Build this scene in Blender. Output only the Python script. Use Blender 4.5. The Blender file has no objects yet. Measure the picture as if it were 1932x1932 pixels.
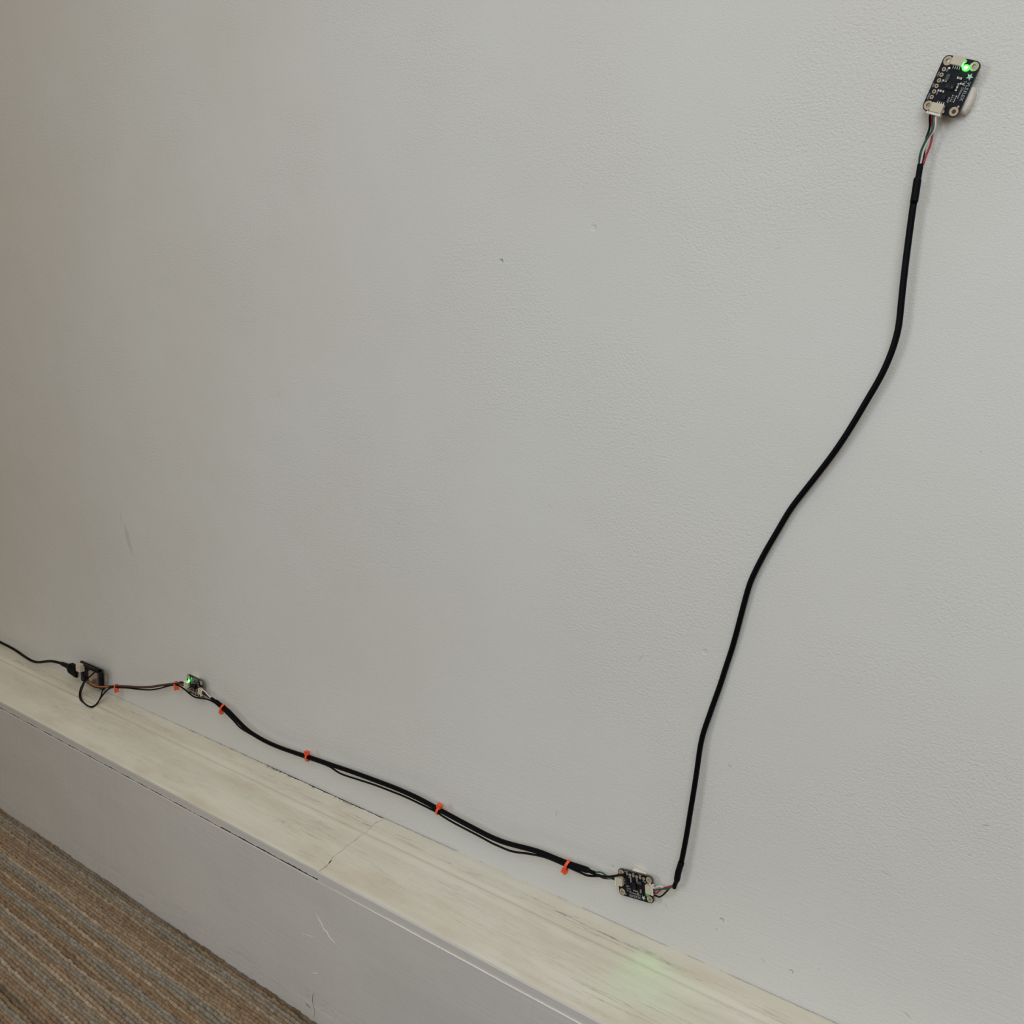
import bpy, bmesh, math, random
import numpy as np
from mathutils import Vector, Matrix
random.seed(7)
SC = bpy.context.scene
COL = SC.collection
PI = math.pi

# ------------------------------------------------------------------ camera
CAM = Vector((0.50523, -0.50605, 0.50633))
CX = Vector((0.788845, 0.613502, 0.036598))
CY = Vector((-0.126886, 0.104306, 0.986418))
CZ = Vector((0.601352, -0.782774, 0.160126))
FPX = 1786.55
cam = bpy.data.cameras.new('camera')
cam.sensor_width = 36.0
cam.lens = 36.0 * FPX / 1932.0
cam.clip_start = 0.01
camo = bpy.data.objects.new('camera', cam)
COL.objects.link(camo)
camo.matrix_world = Matrix(((CX.x, CY.x, CZ.x, CAM.x), (CX.y, CY.y, CZ.y, CAM.y), (CX.z, CY.z, CZ.z, CAM.z), (0, 0, 0, 1)))
SC.camera = camo

# ------------------------------------------------------------------ world, lights, exposure
SC.view_settings.view_transform = 'Standard'
SC.view_settings.look = 'None'
SC.view_settings.gamma = 1.0
SC.view_settings.use_curve_mapping = False
SC.view_settings.exposure = 0.03
SC.cycles.sample_clamp_direct = 6.0
SC.cycles.sample_clamp_indirect = 2.0
w = bpy.data.worlds.new('room_light')
SC.world = w
w.use_nodes = True
w.node_tree.nodes['Background'].inputs['Color'].default_value = (1.0, 0.775, 0.48, 1)
w.node_tree.nodes['Background'].inputs['Strength'].default_value = 0.25


def area(name, loc, target, size, sizey, power, color):
    l = bpy.data.lights.new(name, 'AREA')
    l.shape = 'RECTANGLE'
    l.size = size
    l.size_y = sizey
    l.energy = power
    l.color = color
    o = bpy.data.objects.new(name, l)
    COL.objects.link(o)
    o.location = loc
    o.rotation_euler = (Vector(target) - Vector(loc)).to_track_quat('-Z', 'Y').to_euler()
    return o


area('window_daylight', (1.0, -1.42, 1.42), (0.25, 0, 0.5), 1.3, 1.3, 17.0, (0.775, 0.888, 0.985))
side = area('side_shadow_light', (-0.70, -2.15, 0.80), (0.55, 0, 0.45), 0.7, 0.9, 1.1, (0.76, 0.88, 0.96))  # added light with no known window, throws the cable shadows to the right
side.data.spread = math.radians(56)
area('ceiling_lamp', (0.5, -0.75, 2.4), (0.2, -0.1, 0.1), 0.8, 0.8, 5.0, (1.0, 0.82, 0.58))

# ------------------------------------------------------------------ node helpers
def mat(name, color=(0.8, 0.8, 0.8), rough=0.5, metal=0.0, spec=0.5, emit=None, estr=0.0, coat=0.0):
    m = bpy.data.materials.new(name)
    m.use_nodes = True
    b = m.node_tree.nodes['Principled BSDF']
    b.inputs['Base Color'].default_value = (*color, 1)
    b.inputs['Roughness'].default_value = rough
    b.inputs['Metallic'].default_value = metal
    b.inputs['Specular IOR Level'].default_value = spec
    b.inputs['Coat Weight'].default_value = coat
    if emit:
        b.inputs['Emission Color'].default_value = (*emit, 1)
        b.inputs['Emission Strength'].default_value = estr
    return m


class NT:
    def __init__(s, m):
        s.t = m.node_tree
        s.b = s.t.nodes['Principled BSDF']
        g = s.t.nodes.new('ShaderNodeNewGeometry')
        s.pos = g.outputs['Position']
        s.nor = g.outputs['Normal']

    def math(s, op, a, b=None, c=None, clamp=False):
        n = s.t.nodes.new('ShaderNodeMath')
        n.operation = op
        n.use_clamp = clamp
        for i, v in enumerate((a, b, c)):
            if v is None:
                continue
            if isinstance(v, (int, float)):
                n.inputs[i].default_value = v
            else:
                s.t.links.new(v, n.inputs[i])
        return n.outputs[0]

    def mapping(s, scale, rot=(0, 0, 0), loc=(0, 0, 0)):
        n = s.t.nodes.new('ShaderNodeMapping')
        n.inputs['Scale'].default_value = scale
        n.inputs['Rotation'].default_value = rot
        n.inputs['Location'].default_value = loc
        s.t.links.new(s.pos, n.inputs['Vector'])
        return n.outputs[0]

    def noise(s, vec, scale=1.0, detail=3, rough=0.5, dist=0.0):
        n = s.t.nodes.new('ShaderNodeTexNoise')
        n.inputs['Scale'].default_value = scale
        n.inputs['Detail'].default_value = detail
        n.inputs['Roughness'].default_value = rough
        n.inputs['Distortion'].default_value = dist
        s.t.links.new(vec, n.inputs['Vector'])
        return n.outputs['Fac']

    def ramp(s, f, a, b, va=0.0, vb=1.0):
        n = s.t.nodes.new('ShaderNodeMapRange')
        n.interpolation_type = 'SMOOTHSTEP'
        n.inputs['From Min'].default_value = a
        n.inputs['From Max'].default_value = b
        n.inputs['To Min'].default_value = va
        n.inputs['To Max'].default_value = vb
        s.t.links.new(f, n.inputs['Value'])
        return n.outputs['Result']

    def mix(s, f, a, b, mode='MIX'):
        n = s.t.nodes.new('ShaderNodeMix')
        n.data_type = 'RGBA'
        n.blend_type = mode
        if isinstance(f, (int, float)):
            n.inputs[0].default_value = f
        else:
            s.t.links.new(f, n.inputs[0])
        for i, v in ((6, a), (7, b)):
            if isinstance(v, tuple):
                n.inputs[i].default_value = (*v, 1)
            else:
                s.t.links.new(v, n.inputs[i])
        return n.outputs[2]

    def bump(s, h, dist, strength=1.0, nrm=None):
        n = s.t.nodes.new('ShaderNodeBump')
        n.inputs['Distance'].default_value = dist
        n.inputs['Strength'].default_value = strength
        s.t.links.new(h, n.inputs['Height'])
        if nrm is not None:
            s.t.links.new(nrm, n.inputs['Normal'])
        return n.outputs[0]

    def blob(s, cx, cz, L, W, ang, soft=1.0):
        """mask of an elongated mark on the wall plane (metres): centre, half length, half width, angle"""
        n = s.t.nodes.new('ShaderNodeSeparateXYZ')
        s.t.links.new(s.pos, n.inputs[0])
        dx = s.math('SUBTRACT', n.outputs['X'], cx)
        dz = s.math('SUBTRACT', n.outputs['Z'], cz)
        c, sn = math.cos(ang), math.sin(ang)
        u = s.math('ADD', s.math('MULTIPLY', dx, c / L), s.math('MULTIPLY', dz, sn / L))
        v = s.math('ADD', s.math('MULTIPLY', dx, -sn / W), s.math('MULTIPLY', dz, c / W))
        r = s.math('ADD', s.math('MULTIPLY', u, u), s.math('MULTIPLY', v, v))
        return s.ramp(r, 1.0, max(0.0, 1.0 - soft), 0.0, 1.0)


# ------------------------------------------------------------------ placing helpers (all return real points in the room)
def ray(px, py):
    return (CX * ((px - 966) / FPX) - CY * ((py - 966) / FPX) - CZ)


def at(px, py, off):
    """point seen at (px,py) that stands `off` metres in front of the wall plane y=0"""
    d = ray(px, py)
    t = (-off - CAM.y) / d.y
    return CAM + d * t


CAPZ = [(0.0, 139.0), (1.0, 139.0), (4, 138.5), (11, 137.5), (17, 136.7), (19.5, 136.0), (21.0, 135.0), (22.0, 134.95),
        (23.6, 135.55), (25.0, 135.35), (28.8, 133.65), (31, 133.25), (34, 133.0), (45, 130.9), (52, 129.1), (58, 126.8), (63, 125.0),
        (67.5, 124.1), (69.2, 123.2), (69.6, 122.0), (69.6, 116.6)]


def capz(y):
    y = y * 1000
    if y > 69.5:
        return 0.0
    for (a, za), (b, zb) in zip(CAPZ, CAPZ[1:]):
        if a <= y <= b and b > a:
            return (za + (zb - za) * (y - a) / (b - a)) / 1000
    return CAPZ[0][1] / 1000


def rest(px, py, off, r):
    """like at(), but pushed towards the viewer until it clears the baseboard cap by r"""
    p = at(px, py, off)
    o = off
    while p.z < capz(o) + r and o < 0.09:
        o += 0.0005
        p = at(px, py, o)
    return p


# ------------------------------------------------------------------ mesh helpers
def link(name, me, m=None, parent=None, smooth=False):
    if m is not None:
        for x in (m if isinstance(m, (list, tuple)) else [m]):
            me.materials.append(x)
    if smooth:
        me.polygons.foreach_set('use_smooth', [True] * len(me.polygons))
    o = bpy.data.objects.new(name, me)
    COL.objects.link(o)
    if parent:
        o.parent = parent
    return o


def from_bm(name, bm, m, parent=None, smooth=False):
    me = bpy.data.meshes.new(name)
    bmesh.ops.recalc_face_normals(bm, faces=bm.faces)
    bm.to_mesh(me)
    bm.free()
    return link(name, me, m, parent, smooth)


def tag(o, label=None, cat=None, group=None, kind=None):
    for k, v in (('label', label), ('category', cat), ('group', group), ('kind', kind)):
        if v:
            o[k] = v
    return o


def empty(name, loc, rot=None):
    o = bpy.data.objects.new(name, None)
    o.empty_display_size = 0.01
    COL.objects.link(o)
    o.location = loc
    if rot is not None:
        o.rotation_euler = rot
    return o


def add_box(bm, c, s, bev=0.0, seg=2, rot=None):
    r = bmesh.ops.create_cube(bm, size=1.0)
    vs = r['verts']
    bmesh.ops.scale(bm, verts=vs, vec=s)
    if bev:
        es = list({e for v in vs for e in v.link_edges})
        r2 = bmesh.ops.bevel(bm, geom=es, offset=bev, segments=seg, affect='EDGES', profile=0.5)
        vs = list({v for f in r2['faces'] for v in f.verts} | {v for v in vs if v.is_valid})
    if rot is not None:
        bmesh.ops.rotate(bm, verts=vs, matrix=rot, cent=(0, 0, 0))
    bmesh.ops.translate(bm, verts=vs, vec=c)


def add_ring(bm, c, ro, ri, z0, z1, n=24, chamfer=0.0):
    prof = [(ri, z0), (ri, z1 - chamfer), (ri + chamfer, z1), (ro - chamfer, z1), (ro, z1 - chamfer), (ro, z0)]
    rows = []
    for i in range(n):
        a = 2 * PI * i / n
        rows.append([bm.verts.new((c[0] + r * math.cos(a), c[1] + r * math.sin(a), z)) for r, z in prof])
    for i in range(n):
        A, B = rows[i], rows[(i + 1) % n]
        for k in range(len(prof)):
            k2 = (k + 1) % len(prof)
            bm.faces.new((A[k], A[k2], B[k2], B[k]))


def add_disc(bm, c, r, z0, z1, n=16):
    a = [bm.verts.new((c[0] + r * math.cos(2 * PI * i / n), c[1] + r * math.sin(2 * PI * i / n), z0)) for i in range(n)]
    b = [bm.verts.new((c[0] + r * math.cos(2 * PI * i / n), c[1] + r * math.sin(2 * PI * i / n), z1)) for i in range(n)]
    bm.faces.new(b)
    bm.faces.new(a[::-1])
    for i in range(n):
        bm.faces.new((a[i], a[(i + 1) % n], b[(i + 1) % n], b[i]))


def catmull(pts, step=0.0012):
    P = [Vector(p) for p in pts]
    P = [P[0] * 2 - P[1]] + P + [P[-1] * 2 - P[-2]]
    out = []
    for i in range(1, len(P) - 2):
        p0, p1, p2, p3 = P[i - 1], P[i], P[i + 1], P[i + 2]
        n = max(2, int((p2 - p1).length / step))
        for k in range(n):
            t = k / n
            out.append(0.5 * ((2 * p1) + (p2 - p0) * t + (2 * p0 - 5 * p1 + 4 * p2 - p3) * t * t + (3 * p1 - p0 - 3 * p2 + p3) * t ** 3))
    out.append(P[-2].copy())
    return out


def relax(path, it=3):
    p = [v.copy() for v in path]
    for _ in range(it):
        q = [v.copy() for v in p]
        for i in range(1, len(p) - 1):
            q[i] = (p[i - 1] + p[i] * 2 + p[i + 1]) / 4
        p = q
    return p


def add_tube(bm, path, rad, n=10, flat=1.0, up=None):
    """path of points, rad a number or f(s in 0..1)"""
    N = len(path)
    up = Vector(up) if up is not None else Vector((0.02, -1, 0.03))
    rings = []
    for i, p in enumerate(path):
        t = (path[min(i + 1, N - 1)] - path[max(i - 1, 0)])
        if t.length < 1e-9:
            t = Vector((1, 0, 0))
        t.normalize()
        a = (up - t * up.dot(t))
        if a.length < 1e-4:
            a = t.orthogonal()
        a.normalize()
        up = a
        b = t.cross(a)
        r = rad(i / (N - 1)) if callable(rad) else rad
        rings.append([bm.verts.new(p + (a * math.cos(2 * PI * k / n) * flat + b * math.sin(2 * PI * k / n)) * r) for k in range(n)])
    for A, B in zip(rings, rings[1:]):
        for k in range(n):
            bm.faces.new((A[k], A[(k + 1) % n], B[(k + 1) % n], B[k]))
    bm.faces.new(rings[0][::-1])
    bm.faces.new(rings[-1])


def tube(name, pts, rad, m, parent=None, n=10, step=0.0012, relax_it=2):
    bm = bmesh.new()
    add_tube(bm, relax(catmull(pts, step), relax_it), rad, n)
    return from_bm(name, bm, m, parent, True)


# ------------------------------------------------------------------ materials
def make_wall():
    m = mat('wall_paint', (0.72, 0.71, 0.69), 0.62, spec=0.35)
    n = NT(m)
    big = n.noise(n.mapping((5, 5, 5)), 1, 3)
    c = n.mix(n.ramp(big, 0.35, 0.65), (0.700, 0.690, 0.665), (0.715, 0.715, 0.700))
    # scuffs and pencil marks, each with its own place on the wall
    marks = MARKS
    msk = None
    for (px, py, L, W, deg, s) in marks:
        p = at(px, py, 0)
        b = n.math('MULTIPLY', n.blob(p.x, p.z, L / 1000, W / 1000, math.radians(deg), 1.0), s)
        msk = b if msk is None else n.math('MAXIMUM', msk, b)
    c = n.mix(msk, c, (0.25, 0.24, 0.23))
    n.t.links.new(c, n.b.inputs['Base Color'])
    # roller stipple and brush strokes
    fine = n.noise(n.mapping((1250, 1250, 1250)), 1, 2, 0.6)
    mid = n.noise(n.mapping((560, 560, 700)), 1, 2, 0.55, 0.3)
    stroke = n.noise(n.mapping((30, 30, 620), rot=(0, math.radians(4), 0)), 1, 3, 0.6, 0.3)
    patch = n.ramp(n.noise(n.mapping((7, 7, 9), loc=(3, 1, 5)), 1, 2), 0.42, 0.62)
    sx = n.t.nodes.new('ShaderNodeSeparateXYZ')
    n.t.links.new(n.pos, sx.inputs[0])
    low = n.ramp(sx.outputs['Z'], 0.30, 0.17)
    st = n.math('MULTIPLY', stroke, n.math('MAXIMUM', n.math('MULTIPLY', patch, 0.32), n.math('MULTIPLY', low, 0.8)))
    h = n.math('ADD', n.math('MULTIPLY', fine, 0.62), n.math('MULTIPLY', mid, n.math('MULTIPLY_ADD', patch, 0.8, 0.30)))
    h = n.math('ADD', h, n.math('MULTIPLY', st, 0.75))
    dents = None
    for (px, py, r, s) in ((946, 493, 1.8, 2.4), (1362, 1736, 1.6, 1.8), (1493, 1833, 1.4, 1.8), (1330, 1230, 2.2, 0.8), (1120, 430, 2.5, 0.8)):
        p = at(px, py, 0)
        b = n.math('MULTIPLY', n.blob(p.x, p.z, r / 1000, r / 1000, 0, 1.0), -s)
        dents = b if dents is None else n.math('ADD', dents, b)
    h = n.math('ADD', h, dents)
    undul = n.noise(n.mapping((22, 22, 22)), 1, 1)
    nb = n.bump(undul, 0.0012, 0.5)
    n.t.links.new(n.bump(h, 0.00040, 1.0, nb), n.b.inputs['Normal'])
    return m


MARKS = [(1050, 1535, 3.0, 0.7, 86, 0.30), (1860, 1557, 2.2, 0.35, 14, 0.75), (1830, 1613, 1.6, 0.35, 14, 0.4),
         (242, 1018, 22, 4.5, -66, 0.22), (228, 975, 10, 2, -80, 0.10), (458, 579, 1.6, 0.4, -20, 0.4), (526, 744, 2.0, 0.35, 85, 0.45),
         (461, 1130, 9, 0.9, -78, 0.16), (1377, 1445, 2.0, 0.45, -15, 0.6), (1851, 852, 0.35, 0.35, 0, 0.9), (1467, 468, 3.2, 0.4, 24, 0.22),
         (1210, 1240, 4.2, 0.9, 60, 0.20), (752, 988, 3, 0.5, -10, 0.30), (1038, 955, 3.5, 0.4, -40, 0.25), (1156, 1634, 1.6, 0.7, -20, 0.5),
         (942, 1580, 1.3, 0.9, 70, 0.4), (1352, 1753, 0.9, 0.5, -20, 0.6), (1257, 1709, 1.8, 0.4, -45, 0.4), (1440, 1812, 3.0, 0.35, -22, 0.45),
         (1545, 1829, 0.5, 0.5, 0, 0.5), (1712, 1915, 3.6, 0.4, -20, 0.5), (1672, 1648, 3.5, 0.3, -14, 0.45), (1010, 1150, 2, 0.5, 30, 0.2),
         (735, 1465, 0.4, 6.0, 2, 0.10), (1217, 830, 3, .5, -80, .15), (1605, 1500, 4, .8, 30, .12)]


def make_cap():
    m = mat('aged_cream_gloss', (0.7, 0.68, 0.6), 0.42, spec=0.4)
    n = NT(m)
    v = n.mapping((10, 40, 40))
    a = n.noise(v, 1, 3, 0.55)
    c = n.mix(n.ramp(a, 0.32, 0.7), (0.70, 0.67, 0.58), (0.76, 0.74, 0.66))
    warm = n.ramp(n.noise(n.mapping((14, 45, 45), loc=(2, 7, 3)), 1, 3), 0.50, 0.75)
    c = n.mix(n.math('MULTIPLY', warm, 0.5), c, (0.62, 0.53, 0.43))
    # fine craze lines that run with the grain
    line = n.noise(n.mapping((13, 380, 380), loc=(1, 2, 3)), 1, 5, 0.6, 0.15)
    keep = n.ramp(n.noise(n.mapping((12, 60, 60), loc=(5, 5, 5)), 1, 2), 0.46, 0.66)
    thin = n.math('SUBTRACT', 1.0, n.math('MULTIPLY', n.math('ABSOLUTE', n.math('SUBTRACT', line, 0.47)), 75, clamp=True))
    sy = n.t.nodes.new('ShaderNodeSeparateXYZ')
    n.t.links.new(n.pos, sy.inputs[0])
    wgt = n.math('ADD', n.ramp(n.math('ABSOLUTE', n.math('ADD', sy.outputs['Y'], 0.0135)), 0.006, 0.001, 0.0, 1.0), n.ramp(n.math('ABSOLUTE', n.math('ADD', sy.outputs['Y'], 0.045)), 0.024, 0.004, 0.25, 0.60))
    thin = n.math('MULTIPLY', n.math('MULTIPLY', thin, n.math('MAXIMUM', keep, 0.40)), wgt, clamp=True)
    speck = n.ramp(n.noise(n.mapping((180, 380, 380)), 1, 4, 0.7), 0.70, 0.76)
    dirt = n.math('MAXIMUM', n.math('MULTIPLY', thin, 0.60), n.math('MULTIPLY', speck, 0.30))
    c = n.mix(dirt, c, (0.20, 0.17, 0.12))
    n.t.links.new(c, n.b.inputs['Base Color'])
    brush = n.noise(n.mapping((25, 800, 800)), 1, 3, 0.6)
    h = n.math('SUBTRACT', n.math('MULTIPLY', brush, 0.8), thin)
    n.t.links.new(n.bump(h, 0.00014, 1.0), n.b.inputs['Normal'])
    return m


def make_fascia(name, base):
    m = mat(name, base, 0.45, spec=0.4)
    n = NT(m)
    a = n.noise(n.mapping((9, 20, 25)), 1, 3, 0.55)
    c = n.mix(n.ramp(a, 0.3, 0.7), base, tuple(x * 1.06 for x in base))
    scuff = n.noise(n.mapping((22, 260, 300), loc=(3, 0, 4)), 1, 4, 0.6, 0.3)
    thin = n.math('SUBTRACT', 1.0, n.math('MULTIPLY', n.math('ABSOLUTE', n.math('SUBTRACT', scuff, 0.5)), 60, clamp=True))
    sx = n.t.nodes.new('ShaderNodeSeparateXYZ')
    n.t.links.new(n.pos, sx.inputs[0])
    low = n.ramp(sx.outputs['Z'], 0.030, 0.010)
    keep = n.ramp(n.noise(n.mapping((15, 30, 40), loc=(9, 5, 5)), 1, 2), 0.50, 0.66)
    k = n.math('MULTIPLY', thin, n.math('ADD', n.math('MULTIPLY', keep, 0.12), n.math('MULTIPLY', low, 0.22)))
    c = n.mix(k, c, (0.12, 0.11, 0.10))
    n.t.links.new(c, n.b.inputs['Base Color'])
    brush = n.noise(n.mapping((22, 600, 640), rot=(0, math.radians(1.5), 0)), 1, 3, 0.6)
    w2 = n.noise(n.mapping((60, 60, 60)), 1, 2)
    h = n.math('ADD', n.math('MULTIPLY', brush, 0.7), n.math('MULTIPLY', w2, 0.8))
    n.t.links.new(n.bump(h, 0.00022, 1.0), n.b.inputs['Normal'])
    return m


def make_carpet(name):
    m = mat(name, (0.3, 0.25, 0.2), 0.95, spec=0.1)
    n = NT(m)
    at_ = n.t.nodes.new('ShaderNodeAttribute')
    at_.attribute_name = 'yarn'
    f = n.noise(n.mapping((900, 900, 900)), 1, 3, 0.6)
    c = n.mix(n.ramp(f, 0.3, 0.7, 0.0, 0.35), at_.outputs['Color'], (0.09, 0.06, 0.035), 'MIX')
    n.t.links.new(c, n.b.inputs['Base Color'])
    n.b.inputs['Sheen Weight'].default_value = 0.15
    n.t.links.new(n.bump(f, 0.0004, 0.6), n.b.inputs['Normal'])
    return m


def grain(m, scale, amt, dist=0.00005):
    n = NT(m)
    base = tuple(n.b.inputs['Base Color'].default_value[:3])
    f = n.noise(n.mapping((scale,) * 3), 1, 3)
    n.t.links.new(n.mix(f, tuple(x * (1 - amt) for x in base), tuple(min(1, x * (1 + amt)) for x in base)), n.b.inputs['Base Color'])
    n.t.links.new(n.bump(f, dist, 1.0), n.b.inputs['Normal'])
    return m


M = {}
M['wall'] = make_wall()
M['cap'] = make_cap()
M['fascia'] = make_fascia('grey_white_gloss', (0.60, 0.58, 0.56))
M['caulk'] = grain(mat('white_caulk', (0.86, 0.83, 0.78), 0.45), 500, 0.05)
M['crackfill'] = mat('crack_shade_and_hair', (0.022, 0.018, 0.013), 0.95, spec=0.05)  # near-black colour for the shade in the crack, also used for the hair
M['carpet'] = make_carpet('striped_loop_yarn')
M['jacket'] = grain(mat('black_pvc', (0.0018, 0.0022, 0.004), 0.45, spec=0.10), 900, 0.2)
M['sleeve'] = grain(mat('black_heat_shrink', (0.002, 0.0024, 0.0045), 0.5, spec=0.11), 600, 0.2)
M['wire_black'] = grain(mat('black_silicone', (0.0025, 0.0025, 0.003), 0.4, spec=0.2), 900, 0.2)
M['wire_red'] = grain(mat('red_insulation', (0.36, 0.015, 0.03), 0.35), 900, 0.1)
M['wire_green'] = grain(mat('green_insulation', (0.008, 0.075, 0.05), 0.35), 900, 0.1)
M['wire_white'] = grain(mat('white_insulation', (0.70, 0.68, 0.63), 0.35), 900, 0.05)
M['wire_orange'] = grain(mat('orange_insulation', (0.42, 0.13, 0.03), 0.35), 900, 0.1)
M['wire_brown'] = grain(mat('dark_red_insulation', (0.10, 0.018, 0.014), 0.35), 900, 0.1)
M['tie'] = grain(mat('orange_nylon', (0.90, 0.10, 0.028), 0.40), 900, 0.08)
M['pcb'] = grain(mat('black_solder_mask', (0.003, 0.004, 0.009), 0.5, spec=0.22), 1500, 0.3)
M['pcb_edge'] = grain(mat('pcb_cut_edge', (0.10, 0.098, 0.078), 0.7), 1500, 0.2)
M['gold'] = grain(mat('tan_plating', (0.46, 0.36, 0.25), 0.45, metal=0.1), 1500, 0.1)
M['solder'] = grain(mat('bright_solder', (0.75, 0.75, 0.74), 0.28, metal=0.8), 1500, 0.1)
M['conn'] = grain(mat('cream_nylon', (0.60, 0.54, 0.42), 0.5), 800, 0.05)
M['plug'] = grain(mat('white_nylon', (0.74, 0.72, 0.67), 0.5), 800, 0.04)
M['chip'] = grain(mat('black_epoxy', (0.004, 0.005, 0.009), 0.4, spec=0.25), 1500, 0.3)
M['chip_grey'] = grain(mat('grey_package', (0.06, 0.055, 0.05), 0.5), 1500, 0.3)
M['tan_part'] = grain(mat('tan_ceramic', (0.26, 0.21, 0.15), 0.5), 1500, 0.1)
M['silk'] = grain(mat('white_silkscreen', (0.36, 0.38, 0.42), 0.7), 1500, 0.1)
M['silk_star'] = grain(mat('pale_silkscreen', (0.42, 0.52, 0.52), 0.7), 1500, 0.1)
M['putty'] = grain(mat('off_white_putty', (0.72, 0.68, 0.62), 0.6), 300, 0.05, 0.0003)
M['shield'] = grain(mat('nickel_shield', (0.55, 0.50, 0.45), 0.33, metal=0.9), 400, 0.08)
M['usb'] = grain(mat('usb_steel', (0.6, 0.57, 0.5), 0.3, metal=0.9), 400, 0.08)
M['led'] = mat('green_led_lit', (0.3, 1.0, 0.4), 0.3, emit=(0.16, 1.0, 0.30), estr=14.0)
M['led_halo'] = mat('green_led_glow', (0.2, 0.9, 0.2), 0.3, emit=(0.04, 1.0, 0.02), estr=1.1)
M['led_dim'] = mat('green_led_dim', (0.05, 0.055, 0.04), 0.3, emit=(0.35, 1.0, 0.45), estr=0.10)

# ------------------------------------------------------------------ the setting
bm = bmesh.new()
add_box(bm, (0, 0.05, 1.22), (4.4, 0.1, 2.5))
tag(from_bm('wall_back', bm, M['wall']), kind='structure', label='off-white painted plaster wall with fine roller stipple')
bm = bmesh.new()
add_box(bm, (0, -1.55, -0.030), (4.4, 3.3, 0.05))
floor_o = tag(from_bm('floor', bm, grain(mat('underlay', (0.07, 0.05, 0.035), 0.95), 200, 0.2)), kind='structure', label='floor under the carpet')


def wob(x, seed, f=1.0):
    """smooth pseudo random in -1..1 along x (mm)"""
    s = 0
    for k, (a, b) in enumerate(((0.021, 1.0), (0.083, 0.6), (0.31, 0.45), (0.9, 0.35))):
        s += b * math.sin(x * a * f * 6.283 + seed * (k + 1.7) + 1.3 * math.sin(x * a * 2.1 + seed))
    return s / 2.0


# fascia board
xs = [x for x in range(-2200, -700, 50)] + [x * 2.0 for x in range(-350, 301)] + [x for x in range(650, 2201, 50)]


def sweep(name, xs, prof_fn, m, parent, smooth=False):
    bm = bmesh.new()
    rows = [[bm.verts.new((p[0] / 1000, -p[1] / 1000, p[2] / 1000)) for p in prof_fn(x)] for x in xs]
    n = len(rows[0])
    for A, B in zip(rows, rows[1:]):
        for k in range(n):
            bm.faces.new((A[k], B[k], B[(k + 1) % n], A[(k + 1) % n]))
    bm.faces.new(rows[0])
    bm.faces.new(rows[-1][::-1])
    return from_bm(name, bm, m, parent, smooth)


def fprof(x):
    w1 = 0.10 * wob(x, 2.0, 0.3)
    t = 115.95 + 0.10 * wob(x, 5.0)
    if x > 4:
        t = 116.02
    return [(x, 55, -6), (x, 55, 110), (x, 66.5, 112), (x, 69.6, t), (x, 70.35 + w1, t - 0.10), (x, 70.55 + w1, t - 0.45), (x, 70.75 + w1, 100),
            (x, 70.9 + w1, 60), (x, 71.0 + w1, 13), (x, 71.06 + w1, 11.5), (x, 71.08 + w1, -6)]


base = sweep('baseboard_back', xs, fprof, M['fascia'], None)
tag(base, kind='structure', label='tall white painted baseboard with a wide cream cap')


def gap_back(x):
    n = wob(x, 3.3)
    n2 = wob(x * 1.0, 9.1, 2.2)
    if x < -620:
        return -0.6
    if x < -425:
        return -0.30
    if x < -285:
        return 0.18 + 0.28 * n2
    if x < -205:
        return 0.42 + 0.45 * n2
    if x < -150:
        return 0.60 + 0.5 * n2
    if x < -1:
        return 1.35 + 0.40 * n2 + 0.3 * n
    if x < 78:
        return 0.80 + 0.12 * n2
    if x < 190:
        return -0.45 + 0.85 * max(0, n2) * (1 if n > -0.1 else 0)
    if x < 255:
        return 0.22 + 0.2 * n2
    if x < 300:
        return -0.1 + 0.4 * n2
    return 0.50 + 0.25 * n2 + 0.12 * n


# the meander of the joint between the two cap lengths: (depth mm, x mm)
JO = [(0, 0.0), (4, -0.6), (9, -2.2), (16, -0.6), (23, 0.4), (29, -1.0), (34, 0.3), (40, -0.8), (46, 0.5), (50.5, 0.0), (55, -0.8), (59, 0.4), (63, 2.2), (66, 1.4), (69.6, 0.0), (80, 0)]


def joint(d):
    for (a, u), (b, v) in zip(JO, JO[1:]):
        if a <= d <= b:
            return u + (v - u) * (d - a) / (b - a)
    return 0.0


def dense_profile(front, lipz, rise):
    P = []
    pts = [p for p in CAPZ]
    for (a, za), (b, zb) in zip(pts, pts[1:]):
        k = max(1, int((b - a) / 1.6))
        for i in range(k):
            t = i / k
            P.append((a + (b - a) * t, za + (zb - za) * t + rise))
    P.append((69.6 + front, 122.0 + rise))
    P[-2] = (P[-2][0] + front, P[-2][1])
    P.append((69.6 + front, lipz))
    return P


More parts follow.
